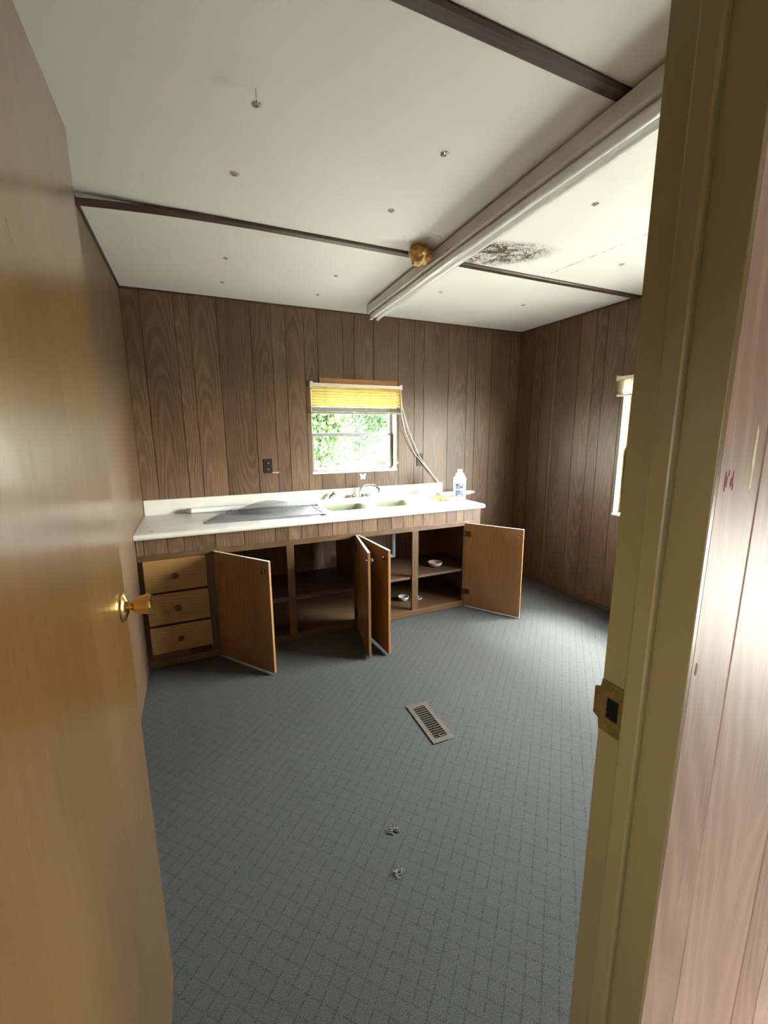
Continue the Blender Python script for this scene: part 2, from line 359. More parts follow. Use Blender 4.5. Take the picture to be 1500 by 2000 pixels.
fl = MB(); fl.box((HX0-.1, HY0-.1, -.10), (XR+.12, YB+.12, 0)); floor = obj('floor', fl, 'carpet')
tag(floor, 'grey blue carpet floor with a dark dotted diagonal lattice', 'floor', kind='structure')
def slab_with_holes(mb, axis, a0, a1, z0, z1, d0, d1, holes):
    """wall slab along axis ('x' or 'y'), made of boxes around the holes (a0,a1,z0,z1)"""
    cuts = sorted({a0, a1} | {h[0] for h in holes} | {h[1] for h in holes})
    cuts = [c_ for c_ in cuts if a0 <= c_ <= a1]
    for p, q in zip(cuts, cuts[1:]):
        if q - p < 1e-5: continue
        mid = (p+q)/2; zs = [(z0, z1)]
        for h in holes:
            if h[0] < mid < h[1]:
                nz = []
                for (s0, s1) in zs:
                    if h[2] > s0: nz.append((s0, min(s1, h[2])))
                    if h[3] < s1: nz.append((max(s0, h[3]), s1))
                zs = [z_ for z_ in nz if z_[1]-z_[0] > 1e-5]
        for (s0, s1) in zs:
            mb.box((p, d0, s0), (q, d1, s1)) if axis == 'x' else mb.box((d0, p, s0), (d1, q, s1))
GAP = .0042
def planks(wall, axis, cuts, z0, z1, d0, d1, holes, mat):
    for p, q in zip(cuts, cuts[1:]):
        p, q = p + GAP/2, q - GAP/2
        if any(h[0] <= p and q <= h[1] and h[2] <= z0 and h[3] >= z1 for h in holes): continue
        mb = MB(); slab_with_holes(mb, axis, p, q, z0, z1, d0, d1, holes)
        if len(mb.bm.verts) == 0: continue
        c_ = ((p+q)/2, (d0+d1)/2, 1.2) if axis == 'x' else ((d0+d1)/2, (p+q)/2, 1.2)
        obj('plank', mb, mat, wall, at=c_)
PT = .006
def wall(name, axis, a0, a1, d0, d1, holes, label, mat='groove'):
    mb = MB(); slab_with_holes(mb, axis, a0, a1, 0, H+.03, d0, d1, holes)
    return tag(obj(name, mb, mat), label, 'wall', kind='structure')
# back wall
wb = wall('wall_back', 'x', XL-.12, XR+.12, YB+PT, YB+.11, [W1], 'dark walnut plank panelling behind the sink counter')
planks(wb, 'x', [XL, -.25, -.048, .047, .222, .448, .596, .697, .84, .946, 1.153, 1.251, 1.418, 1.647, 1.803, 1.896, 2.149, 2.352, 2.45, 2.628, 2.845, XR], 0, H, YB, YB+PT, [W1], 'panel')
# right wall
wr = wall('wall_right', 'y', HY0-.1, YB+.11, XR+PT, XR+.11, [W2, HD], 'dark walnut plank panelling with the half hidden window')
planks(wr, 'y', [YF1, .46, .61, .72, .86, 1.05, 1.20, 1.30, 1.52, 1.66, 1.76, 1.96, 2.06, 2.251, 2.413, 2.512, 2.662, 2.89, 2.93, 3.066, 3.177, YB], 0, H, XR, XR+PT, [W2], 'panel')
planks(wr, 'y', [HY0, -1.7, -1.5, -1.34, -1.16, -.95, -.74, -.5, -.26, -.12, .06, YF0], 0, H, XR, XR+PT, [HD], 'panel_hall_glare')
# left wall: wide smooth sheets
wl_ = wall('wall_left', 'y', YF1-.02, YB+.11, XL-.11, XL-PT, [], 'smooth brown wood panelling behind the open door')
planks(wl_, 'y', [YF1, .92, 2.14, YB], 0, H, XL-PT, XL, [], 'panel_left')
# door wall, panelled on both faces
DH = [(DX0-.012, DX1+.0075, 0, DZ+.02)]
wf = wall('wall_front', 'x', HX0-.1, XR+.02, YF0+PT, YF1-PT, DH, 'door wall with plank panelling toned pale pinkish as in glare, facing the hall', 'siding')
planks(wf, 'x', [XL, -.22, DX0-.012+.0], 0, H, YF1-PT, YF1, DH, 'panel')
planks(wf, 'x', [DX0-.012, .1, .25, DX1+.0075], DZ+.02, H, YF1-PT, YF1, [], 'panel')
planks(wf, 'x', [DX1+.0075, .62, .82, .93, 1.13, 1.28, 1.50, 1.61, 1.80, 2.02, 2.16, 2.36, 2.50, 2.70, 2.83, XR], 0, H, YF1-PT, YF1, [], 'panel')
planks(wf, 'x', [HX0, -1.1, -.95, -.75, -.6, -.42, DX0-.012], 0, H, YF0, YF0+PT, [], 'panel_hall_glare')
planks(wf, 'x', [DX0-.012, .1, .25, DX1+.0075], DZ+.02, H, YF0, YF0+PT, [], 'panel_hall_glare')
planks(wf, 'x', [DX1+.0055, .565, .745, .826, .97, 1.16, 1.27, 1.45, 1.60, 1.80, 1.90, 2.10, 2.31, 2.42, 2.60, 2.80, XR], 0, H, YF0, YF0+PT, [], 'panel_hall_glare')
# hall shell
hb = wall('wall_hall', 'x', HX0-.1, XR+.12, HY0-.1, HY0, [], 'plain pale wall of the hall outside the door', 'hall_white')
hl = wall('wall_hall_end', 'y', HY0-.1, YF1-.02, HX0-.1, HX0, [HW], 'plain pale end wall of the hall', 'hall_white')
rf = MB(); rf.box((HX0-.35, HY0-.35, H+.03), (XR+.13, YB+.35, H+.20)); tag(obj('roof', rf, 'siding'), 'flat pale roof slab with short eaves', 'roof', kind='structure')

# ceiling panels and battens
ce = thing('ceiling', (0, 0, H), 'off white ceiling boards with brown battens and a water stain', 'ceiling', kind='structure')
for y0, y1 in ((HY0, -.205), (-.195, .995), (1.003, 2.184), (2.192, YB)):
    mb = MB(); mb.box((XL if y0 > YF0 else HX0, max(y0, HY0), H), (XR, y1, H+.03)); obj('ceiling_panel', mb, 'ceiling_board', ce, at=(0, 0, 0))
mb = MB(); mb.box((HX0, -.2, H), (XL, YF0+.05, H+.03)); obj('ceiling_panel', mb, 'ceiling_board', ce, at=(0, 0, 0))
def batten(name, y0, w, lift, label):
    sec = [(-w/2, 0), (w/2, 0), (w/2, -.005), (w/2-.008, -.011), (-w/2+.008, -.011), (-w/2, -.005)]; loops = []
    for i in range(25):
        xx = XL + (XR-XL)*i/24; dz = lift*max(0, 1-(xx-XL)/.75)**2
        loops.append([(xx, y0+a, H-.0005+b_-dz) for a, b_ in sec])
    mb = MB(); mb.loft(loops); mb.bm.faces.new([v_ for v_ in mb.bm.verts][:6][::-1])
    tag(obj(name, mb, 'batten'), label, 'trim', kind='structure')
batten('trim_1', 2.188, .052, .030, 'dark brown ceiling batten sagging off the boards at one end')
batten('trim_2', .985, .048, 0, 'dark brown ceiling batten lying tight on the boards')
# thin corner and base trims
mb = MB(); mb.box((XL, YF1, H-.014), (XL+.009, YB, H)); tag(obj('trim_3', mb, 'batten'), 'thin brown strip where the smooth panelling meets the ceiling', 'trim', kind='structure')
mb = MB(); mb.box((XR-.009, YF1, H-.010), (XR, YB-.008, H)); tag(obj('trim_4', mb, 'batten'), 'thin brown strip above the window wall planks', 'trim', kind='structure')
mb = MB(); mb.box((XL+.009, YB-.008, H-.010), (XR, YB, H)); tag(obj('trim_5', mb, 'batten'), 'thin brown strip above the sink wall planks', 'trim', kind='structure')
mb = MB(); mb.poly([(XR, YF1+.02, 0), (XR-.016, YF1+.02, 0), (XR-.015, YF1+.02, .010), (XR-.009, YF1+.02, .022), (XR, YF1+.02, .028)], (0, YB-YF1-.02, 0))
tag(obj('baseboard_right', mb, 'batten'), 'low brown quarter round along the window wall', 'baseboard', kind='structure')
mb = MB(); mb.box((2.11, YB-.014, 0), (XR-.016, YB, .026)); tag(obj('baseboard_back', mb, 'batten'), 'low brown quarter round beside the cabinet', 'baseboard', kind='structure')

# door frame
tf = thing('trim_6', (DX1, .30, 0), 'olive brown varnished door frame with stop and strike plate', 'door frame', kind='structure')
def bx(a, b, bev=0): return MB().box(a, b, bev)
obj('jamb', bx((DX1, YF0, 0), (DX1+.0075, YF1, DZ+.0), .001), 'jamb', tf)
obj('jamb', bx((DX0-.012, YF0, 0), (DX0, YF1, DZ)), 'jamb', tf)
obj('head_jamb', bx((DX0-.012, YF0, DZ), (DX1+.0075, YF1, DZ+.02)), 'jamb', tf)
obj('door_stop', bx((DX1-.011, .289, 0), (DX1, .314, DZ), .003), 'jamb', tf)
obj('door_stop', bx((DX0, .289, 0), (DX0+.011, .314, DZ), .003), 'jamb', tf)
obj('head_stop', bx((DX0+.011, .289, DZ-.011), (DX1-.011, .314, DZ), .003), 'jamb', tf)
# strike plate on the jamb (x = DX1), lip curling past the room edge
pts = [(.318, 1.040), (.3505, 1.040), (.3505, 1.098), (.318, 1.098)]
sp = plate('strike_plate', [(.318, 1.030), (.350, 1.030), (.352, 1.044), (.360, 1.048), (.360, 1.088), (.352, 1.092), (.350, 1.104), (.318, 1.104)],
           [[(.324, 1.052), (.324, 1.082), (.341, 1.082), (.341, 1.052)]], .0016, 'old_brass', tf, at=(DX1-.001, 0, 0), rot=(PI/2, 0, PI/2), label='tarnished brass strike plate')
mb = MB(); mb.box((DX1-.0004, .324, 1.052), (DX1+.0002, .341, 1.082)); obj('latch_hole_shade', mb, 'void_shade', tf)  # thin black sheet painting the hole's shade on the solid jamb
for zz in (1.041, 1.094): obj('screw', MB().lathe([(.0035, 0), (.003, -.0012)], 'X', (DX1-.0018, .333, zz), 12), 'old_brass', tf, smooth=True)

# the open door
LF = -.163
d1 = thing('door_1', (LF, YF1, 0), 'glossy brown flush door standing open with a brass knob', 'door', kind='structure')
obj('door_leaf', bx((DX0+.0005, .320, .012), (LF, 1.026, 1.974), .002), 'door_veneer', d1, at=(-.18, .70, 1.0))
obj('rose', MB().lathe([(.030, 0), (.0305, .003), (.028, .006), (.020, .009), (.012, .013)], 'X', (LF, .972, 1.078), 28), 'brass', d1, smooth=True)
kn = obj('knob', MB().lathe([(.010, .009), (.0085, .016), (.011, .021), (.0165, .0235), (.0185, .034), (.0215, .048), (.0225, .0515), (.0215, .054), (.016, .0535), (.010, .0515)], 'X', (LF, .972, 1.078), 28), 'brass', d1, smooth=True)
obj('rose', MB().lathe([(.030, 0), (.0305, -.003), (.028, -.006), (.012, -.013)], 'X', (DX0, .972, 1.078), 28), 'brass', d1, smooth=True)
obj('knob', MB().lathe([(.010, -.010), (.0095, -.022), (.0185, -.031), (.0235, -.062), (.0235, -.069), (.012, -.066)], 'X', (DX0, .972, 1.078), 28), 'brass', d1, smooth=True)
obj('latch', bx((-.186, 1.026, 1.050), (-.174, 1.0275, 1.106)), 'old_brass', d1)
for zz in (.25, 1.0, 1.72): obj('hinge', MB().lathe([(.005, -.045), (.005, .045)], 'Z', (DX0-.002, YF1+.004, zz), 10), 'old_brass', d1, smooth=True)
def sliver(p0, p1, w, xx):
    p0, p1 = Vector(p0), Vector(p1); t = (p1-p0).normalized(); n_ = Vector((0, -t.z, t.y))
    ps = [p0, p0*.6+p1*.4+n_*w*.5, p1, p0*.5+p1*.5-n_*w*.5]; return MB().poly([(xx, p.y, p.z) for p in ps], (.0003, 0, 0))
for a, b_, w in (((0, .700, .880), (0, .745, .935), .0010), ((0, .885, .640), (0, .905, .665), .004), ((0, .55, 1.70), (0, .558, 1.712), .003), ((0, .62, 1.66), (0, .628, 1.64), .002)):
    obj('scratch', sliver(a, b_, w, LF), 'scratch_pale', d1)

# hall-face scars on the pale planks
def scar(pts, mat):
    pk = min((o for o in wf.children if abs((WT[o.name].y) - (YF0+PT/2)) < .002 and o.name.startswith('plank')), key=lambda o: abs(WT[o.name].x - sum(p[0] for p in pts)/len(pts)))
    obj('gouge', MB().poly([(p[0], YF0-.0005, p[1]) for p in pts], (0, .0006, 0)), mat, pk)
scar([(.5445, 1.438), (.5475, 1.430), (.547, 1.415), (.5478, 1.395), (.5475, 1.372), (.544, 1.366), (.5445, 1.38), (.5435, 1.40), (.5445, 1.42)], 'scar')
for a, b_, c_ in ((.499, 1.390, .020), (.5015, 1.386, .012), (.5045, 1.392, .007), (.509, 1.384, .010), (.512, 1.391, .016), (.5135, 1.378, .008)):
    scar([(a, b_), (a+.0008, b_-c_*.4), (a+.0002, b_-c_), (a-.0007, b_-c_*.7), (a-.0004, b_-c_*.3)], 'scar_red')
scar([(.4955, 1.176), (.498, 1.171), (.4965, 1.160), (.4935, 1.163), (.4945, 1.170)], 'scar_red')

# ------------------------------------------------------------------ back window
w1 = thing('window_1', (1.25, YB, W1[2]), 'small aluminium sash window above the sink counter', 'window', kind='structure')
x0, x1, z0, z1 = W1
ya, yb = YB+.001, YB+.115
obj('reveal_board', bx((x1-.006, ya, z0), (x1, yb, z1)), 'reveal', w1)
obj('reveal_board', bx((x0, ya, z0), (x0+.006, yb, z1)), 'reveal', w1)
obj('reveal_board', bx((x0+.006, ya, z1-.006), (x1-.006, yb, z1)), 'reveal', w1)
obj('window_sill', bx((x0-.004, YB-.006, z0-.006), (x1+.002, yb, z0+.010), .003), 'white_edge', w1)
fy0, fy1 = YB+.088, YB+.112
for a, b_ in (((x0+.006, fy0, z0+.010), (x0+.030, fy1, z1-.006)), ((x1-.030, fy0, z0+.010), (x1-.006, fy1, z1-.006)), ((x0+.030, fy0, z0+.010), (x1-.030, fy1, z0+.038)), ((x0+.030, fy0, z1-.030), (x1-.030, fy1, z1-.006))):
    obj('window_frame', bx(a, b_, .002), 'aluminium', w1)
sy0, sy1 = YB+.070, YB+.088; zm = 1.418
sash = obj('sash', bx((x0+.022, sy0, zm-.014), (x1-.022, sy1, zm+.014), .003), 'aluminium', w1)
obj('stile', bx((x1-.036, sy0, z0+.030), (x1-.020, sy1, zm-.014), .002), 'aluminium', sash)
obj('stile', bx((x0+.020, sy0, z0+.030), (x0+.036, sy1, zm-.014), .002), 'aluminium', sash)
obj('bottom_rail', bx((x0+.020, sy0, z0+.012), (x1-.020, sy1, z0+.030), .002), 'aluminium', sash)
obj('sash_lift', bx((1.20, sy0-.008, zm-.020), (1.30, sy0, zm-.012), .002), 'aluminium', sash)
obj('pane', bx((x0+.036, sy0+.007, z0+.030), (x1-.036, sy0+.010, zm-.014)), 'window_glass', w1)
obj('pane', bx((x0+.030, fy0+.010, zm), (x1-.030, fy0+.013, z1-.030)), 'window_glass', w1)
obj('window_crank', MB().tube([(1.60, YB+.03, z0+.012), (1.605, YB+.01, z0+.030), (1.612, YB-.004, z0+.050), (1.640, YB-.012, z0+.066)], .006), 'white_edge', w1, smooth=True)
obj('weather_strip', MB().tube([(x0+.01, YB+.03, z0+.013), (1.1, YB+.02, z0+.016), (1.3, YB+.035, z0+.013), (1.6, YB+.03, z0+.014)], .003, 6), 'dark_rubber', w1)

# blind on the back window
bl = thing('window_blind', (1.264, 3.34, 1.60), 'yellowed mini blind half raised over the sink window', 'blind')
obj('head_rail', bx((.878, 3.312, 1.792), (1.648, 3.346, 1.817), .002), 'vinyl_cream', bl)
for a in (.863, 1.640): obj('bracket', bx((a, 3.316, 1.786), (a+.024, 3.360, 1.828), .002), 'vinyl_cream', bl)
def slat_mesh(w, L_):
    mb = MB(); f = []
    for i in range(7):
        t = i/6-.5; f.append((t*w, -.0036*(1-(2*t)**2)))
    mb.poly([(-L_/2, a, -b_) for a, b_ in f] + [(-L_/2, a, -b_-.0006) for a, b_ in f[::-1]], (L_, 0, 0)); return mb
s0 = obj('slat', slat_mesh(.0254, .776), 'blind_slat', bl, local=True, smooth=True)
base = WT[bl.name]
for i in range(7):
    zz = 1.781 - i*.0213; o = s0 if i == 0 else copy(s0, bl, (0, 0, 0))
    o.location = Vector((1.262, 3.338, zz)) - base; o.rotation_euler = (math.radians(56), 0, math.radians(random.uniform(-.25, .25)))
    o.rotation_euler.y = math.radians(random.uniform(-.3, .3))
g0 = obj('slat', slat_mesh(.0254, .776), 'stack_shaded', bl, local=True, smooth=True)
for i in range(9):
    o = g0 if i == 0 else copy(g0, bl, (0, 0, 0)); o.location = Vector((1.262+random.uniform(-.002, .002), 3.338+random.uniform(-.0015, .0015), 1.600+i*.0042)) - base; o.rotation_euler = (0, 0, 0)
obj('bottom_rail', bx((.874, 3.325, 1.583), (1.658, 3.351, 1.597), .002), 'stack_shaded', bl)
for a in (.985, 1.262, 1.54):
    obj('ladder_cord', MB().tube([(a, 3.324, 1.79), (a, 3.323, 1.60)], .0011, 5), 'stack_shaded', bl)
for p in ([(1.655, 3.330, 1.79), (1.664, 3.322, 1.65), (1.73, 3.332, 1.46), (1.85, 3.345, 1.22), (1.93, 3.345, 1.12), (2.04, 3.335, .985), (2.05, 3.30, .885)],
          [(1.652, 3.330, 1.79), (1.660, 3.320, 1.58), (1.70, 3.33, 1.44), (1.80, 3.345, 1.25), (1.915, 3.345, 1.125), (2.05, 3.334, .982), (2.075, 3.29, .872)]):
    obj('pull_cord', MB().tube(p, .0030, 6), 'cord_cotton', bl, smooth=True)
tag(obj('pine_strip', bx((.948, YB-.012, 1.806), (1.632, YB, 1.860), .001), 'raw_pine'), 'raw reddish pine strip nailed above the window blind', 'wood strip')

# ------------------------------------------------------------------ right window
w2 = thing('window_2', (XR, 1.42, W2[2]), 'tall window on the plank wall seen edge on past the door frame', 'window', kind='structure')
y0, y1, z0, z1 = W2; xa, xb = XR+.001, XR+.115
obj('reveal_board', bx((xa, y1-.006, z0), (xb, y1, z1)), 'reveal', w2)
obj('reveal_board', bx((xa, y0, z0), (xb, y0+.006, z1)), 'reveal', w2)
obj('reveal_board', bx((xa, y0+.006, z1-.006), (xb, y1-.006, z1)), 'reveal', w2)
obj('window_sill', bx((XR-.006, y0-.002, z0-.006), (xb, y1+.004, z0+.010), .003), 'white_edge', w2)
fx0, fx1 = XR+.086, XR+.112
for a, b_ in (((fx0, y0+.006, z0+.010), (fx1, y0+.034, z1-.006)), ((fx0, y1-.034, z0+.010), (fx1, y1-.006, z1-.006)), ((fx0, y0+.034, z0+.010), (fx1, y1-.034, z0+.04)), ((fx0, y0+.034, z1-.034), (fx1, y1-.034, z1-.006))):
    obj('window_frame', bx(a, b_, .002), 'aluminium', w2)
sx0, sx1 = XR+.066, XR+.086; zm = 1.30
sash = obj('sash', bx((sx0, y0+.022, zm-.014), (sx1, y1-.022, zm+.014), .003), 'aluminium', w2)
for yy in (y1-.036, y0+.020): obj('stile', bx((sx0, yy, z0+.030), (sx1, yy+.016, zm-.014), .002), 'aluminium', sash)
obj('bottom_rail', bx((sx0, y0+.020, z0+.012), (sx1, y1-.020, z0+.030), .002), 'aluminium', sash)
obj('pane', bx((sx0+.007, y0+.036, z0+.030), (sx0+.010, y1-.036, zm-.014)), 'window_glass', w2)
obj('pane', bx((fx0+.010, y0+.034, zm), (fx0+.013, y1-.034, z1-.034)), 'window_glass', w2)
b2_ = thing('window_blind', (XR-.02, 1.42, 1.69), 'cream mini blind pulled right up on the edge on window', 'blind')
obj('head_rail', bx((XR-.034, y0-.02, 1.806), (XR, y1+.03, 1.832), .002), 'vinyl_cream', b2_)
obj('bracket', bx((XR-.038, y1+.030, 1.800), (XR, y1+.042, 1.838), .002), 'vinyl_cream', b2_)
obj('bottom_rail', bx((XR-.030, y0-.015, 1.688), (XR-.004, y1+.034, 1.702), .002), 'vinyl_cream', b2_)
v0 = obj('slat', slat_mesh(.0254, y1-y0+.045), 'vinyl_cream', b2_, local=True, smooth=True); base = WT[b2_.name]
for i in range(17):
    o = v0 if i == 0 else copy(v0, b2_, (0, 0, 0)); o.location = Vector((XR-.017, (y0+y1)/2+.008+random.uniform(-.004, .004), 1.707+i*.0058)) - base; o.rotation_euler = (0, 0, PI/2)
obj('ladder_cord', MB().tube([(XR-.033, y1-.08, 1.812), (XR-.034, y1-.08, 1.69)], .0015, 5), 'stack_shaded', b2_)
# hall window, added out of view to light the jamb
w3 = thing('added_window', (HX0, -.65, HW[2]), 'small unseen window added in the hall end wall to light the door frame', 'window', kind='structure')
for a, b_ in (((HX0-.09, HW[0], HW[2]), (HX0-.05, HW[0]+.03, HW[3])), ((HX0-.09, HW[1]-.03, HW[2]), (HX0-.05, HW[1], HW[3])), ((HX0-.09, HW[0]+.03, HW[2]), (HX0-.05, HW[1]-.03, HW[2]+.03)), ((HX0-.09, HW[0]+.03, HW[3]-.03), (HX0-.05, HW[1]-.03, HW[3]))):
    obj('window_frame', bx(a, b_), 'aluminium', w3)
obj('pane', bx((HX0-.072, HW[0]+.03, HW[2]+.03), (HX0-.069, HW[1]-.03, HW[3]-.03)), 'window_glass', w3)

# ------------------------------------------------------------------ base cabinet
YC, YCT, ZC, XCE = 2.750, 2.700, .864, 2.100
FT = .019
cb = thing('base_cabinet', ((XL+2.095)/2, 3.05, 0), 'long brown kitchen base cabinet with its doors hanging open', 'cabinet')
ax = [XL+.002, -.315, -.19, -.098, .077, .252, .448, .53, .62, .735, .838, .95, 1.06, 1.175, 1.29, 1.392, 1.475, 1.56, 1.66, 1.77, 1.86, 1.93, 2.02, 2.095]
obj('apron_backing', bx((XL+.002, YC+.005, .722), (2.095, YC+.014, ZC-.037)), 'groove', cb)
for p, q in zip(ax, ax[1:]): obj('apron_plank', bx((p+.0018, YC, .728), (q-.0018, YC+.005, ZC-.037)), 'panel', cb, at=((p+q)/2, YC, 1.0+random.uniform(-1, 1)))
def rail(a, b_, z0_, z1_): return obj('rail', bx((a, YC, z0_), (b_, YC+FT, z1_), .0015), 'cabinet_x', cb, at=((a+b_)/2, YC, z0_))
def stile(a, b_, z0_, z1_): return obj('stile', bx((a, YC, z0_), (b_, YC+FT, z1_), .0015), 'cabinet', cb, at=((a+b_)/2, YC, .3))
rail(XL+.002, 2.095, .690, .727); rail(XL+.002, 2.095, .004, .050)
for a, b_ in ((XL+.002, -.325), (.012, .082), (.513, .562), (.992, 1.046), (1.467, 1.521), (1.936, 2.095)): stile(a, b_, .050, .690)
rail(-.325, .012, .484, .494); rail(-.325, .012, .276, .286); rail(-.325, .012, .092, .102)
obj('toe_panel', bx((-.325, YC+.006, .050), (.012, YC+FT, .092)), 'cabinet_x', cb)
gr = obj('vent_grille', bx((-.120, YC+.002, .052), (.004, YC+.006, .088)), 'void_shade', cb)  # near-black backing plate, painted shade behind the slats
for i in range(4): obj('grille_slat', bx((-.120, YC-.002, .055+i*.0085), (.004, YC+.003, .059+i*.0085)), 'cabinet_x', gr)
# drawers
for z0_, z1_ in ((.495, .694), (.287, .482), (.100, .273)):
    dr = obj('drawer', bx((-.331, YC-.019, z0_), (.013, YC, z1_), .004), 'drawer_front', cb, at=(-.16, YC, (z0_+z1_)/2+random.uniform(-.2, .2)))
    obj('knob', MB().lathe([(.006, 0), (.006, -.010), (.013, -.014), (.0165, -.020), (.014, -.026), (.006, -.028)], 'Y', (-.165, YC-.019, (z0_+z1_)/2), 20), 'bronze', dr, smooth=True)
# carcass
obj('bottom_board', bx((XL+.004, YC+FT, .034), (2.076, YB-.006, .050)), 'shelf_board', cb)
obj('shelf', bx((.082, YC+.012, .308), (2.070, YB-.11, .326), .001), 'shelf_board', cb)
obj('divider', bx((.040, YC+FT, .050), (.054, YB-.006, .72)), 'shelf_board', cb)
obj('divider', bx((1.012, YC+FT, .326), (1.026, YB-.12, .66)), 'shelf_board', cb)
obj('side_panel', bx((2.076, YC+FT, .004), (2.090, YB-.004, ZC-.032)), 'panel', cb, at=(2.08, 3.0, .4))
# doors
DL, DT, DB, DTOP = .462, .016, .014, .712
def cab_door(hx, ang, side, label):
    """hinge at (hx, YC); side +1: leaf runs to +x when closed, -1: to -x; ang = opening in degrees"""
    mb = MB(); s = side
    mb.box((0, -DT, DB), (s*DL, 0, DTOP), .0012)
    leaf = obj('door', mb, 'cabinet_door', cb, local=True)
    leaf.location = Vector((hx, YC-.003, 0)) - WT[cb.name]; leaf.rotation_euler = (0, 0, math.radians(-ang*s)); leaf['label'] = label
    obj('edge_band', MB().box((0, -DT+.001, DTOP), (s*DL, -.001, DTOP+.0012)), 'white_edge', leaf, local=True)
    if hx > 1.5: obj('edge_band', MB().box((0, -DT+.001, DB-.0012), (s*DL, -.001, DB)), 'white_edge', leaf, local=True)
    obj('knob', MB().lathe([(.006, 0), (.006, -.008), (.012, -.012), (.0145, -.017), (.012, -.022), (.005, -.024)], 'Y', (s*(DL-.035), -DT, .652), 18), 'bronze', leaf, local=True, smooth=True)
    obj('screw', MB().lathe([(.005, 0), (.0045, .0015), (.002, .0022)], 'Y', (s*(DL-.035), 0, .652), 12), 'chrome', leaf, local=True, smooth=True)
    for zz in (.115, .605):
        obj('hinge', MB().box((s*.004, 0, zz), (s*.050, .0035, zz+.045), .001).lathe([(.0055, zz-.004), (.0055, zz+.049)], 'Z', (-s*.004, .001, 0), 10), 'dark_hinge', leaf, local=True)
cab_door(.070, 53, 1, 'cabinet door beside the drawers, ajar')
cab_door(1.004, 79, -1, 'cabinet door seen almost edge on')
cab_door(1.034, 86, 1, 'cabinet door standing straight out')
cab_door(1.948, 123, -1, 'cabinet door swung wide past the cabinet end')

# countertop
ct = thing('countertop', (.87, 3.03, ZC-.028), 'long off white laminate worktop with a low backsplash', 'countertop')
SX0, SX1, SY0, SY1 = .822, 1.668, 2.862, 3.200
mb = MB(); xe = XCE
front = [(SY0, ZC), (SY0, ZC-.030), (YCT+.016, ZC-.036)]
for k in range(9):
    t = -PI/2 - PI*k/8; front.append((YCT+.016 + .018*math.cos(t-0)*1.0, ZC-.018 + .018*math.sin(t)))
mb.poly([(XL+.002, a, b_) for a, b_ in front], (xe-XL-.002, 0, 0))
mb.box((XL+.002, SY1, ZC-.030), (xe, YB-.019, ZC)); mb.box((XL+.002, SY0, ZC-.030), (SX0, SY1, ZC)); mb.box((SX1, SY0, ZC-.030), (xe, SY1, ZC))
obj('worktop', mb, 'laminate', ct)
obj('backsplash', bx((XL+.002, YB-.019, ZC-.030), (xe+.002, YB, .972), .004), 'laminate', ct)
for a, b_, r_ in ((-.27, 2.78, .010), (-.30, 2.93, .006), (-.335, 2.735, .004)):
    obj('burn_mark', MB().lathe([(r_, 0), (r_*.7, .0004)], 'Z', (a, b_, ZC), 9, 1.4, .7), 'bronze', ct)

# sink
sk_ = thing('double_sink', (1.25, 3.03, ZC-.19), 'white rimmed double bowl kitchen sink with greenish bowls', 'sink')
B1 = (.868, 2.888, 1.205, 3.170); B2 = (1.262, 2.888, 1.606, 3.170)
plate('rim', rrect(SX0-.012, SY0-.012, SX1+.012, SY1+.012, .03), [rrect(*B1, .06, 6)[::-1], rrect(*B2, .06, 6)[::-1]], .007, 'porcelain', sk_, at=(0, 0, ZC+.004))
for B in (B1, B2):
    L_ = [rrect(B[0]-.006, B[1]-.006, B[2]+.006, B[3]+.006, .066, 6, ZC+.0072), rrect(B[0], B[1], B[2], B[3], .06, 6, ZC+.001)]
    for k, (ins, dz) in enumerate(((.006, -.05), (.012, -.12), (.022, -.155), (.045, -.170), (.09, -.174))):
        L_.append(rrect(B[0]+ins, B[1]+ins, B[2]-ins, B[3]-ins, max(.02, .06-ins*.3), 6, ZC+dz))
    bo = obj('bowl', MB().loft(L_), 'bowl_enamel', sk_, smooth=True)
    cx_, cy_ = (B[0]+B[2])/2, (B[1]+B[3])/2
    obj('drain', MB().lathe([(.042, ZC-.1735), (.040, ZC-.171), (.030, ZC-.1725), (.012, ZC-.1725)], 'Z', (cx_, cy_, 0), 20), 'chrome', sk_, smooth=True)
    obj('drain_pipe', MB().lathe([(.02, ZC-.175), (.02, .42)], 'Z', (cx_, cy_, 0), 14), 'pipe_dark', sk_, smooth=True)
obj('drain_trap', MB().tube([(1.036, 3.029, .425), (1.20, 3.029, .42), (1.434, 3.029, .43)], .02, 12), 'pipe_dark', sk_, smooth=True)
obj('drain_trap', MB().tube([(1.22, 3.029, .43), (1.22, 3.04, .38), (1.22, 3.09, .355), (1.22, 3.14, .38), (1.22, 3.16, .43), (1.22, 3.30, .45)], .02, 12), 'pipe_dark', sk_, smooth=True)

# faucet and sprayer
fc = thing('kitchen_faucet', (1.262, 3.305, ZC), 'chrome kitchen faucet with a low arched spout', 'faucet')
fy = 3.300
obj('base_plate', bx((1.180, fy-.022, ZC), (1.345, fy+.022, ZC+.022), .008), 'chrome', fc)
obj('spout', MB().tube([(1.258, fy, ZC+.02), (1.258, fy, ZC+.075), (1.266, fy-.010, ZC+.108), (1.290, fy-.030, ZC+.128), (1.33, fy-.060, ZC+.135), (1.366, fy-.085, ZC+.126), (1.385, fy-.100, ZC+.106), (1.388, fy-.103, ZC+.075)], [.012, .012, .0115, .011, .0105, .0105, .0105, .0115], 14), 'chrome', fc, smooth=True)
for a in (1.200, 1.326):
    h = obj('handle', MB().lathe([(.016, ZC+.022), (.014, ZC+.036), (.020, ZC+.042), (.021, ZC+.052), (.012, ZC+.058)], 'Z', (a, fy, 0), 18), 'chrome', fc, smooth=True)
    obj('lever', bx((a-.026, fy-.006, ZC+.046), (a+.026, fy+.004, ZC+.054), .003), 'chrome', h)
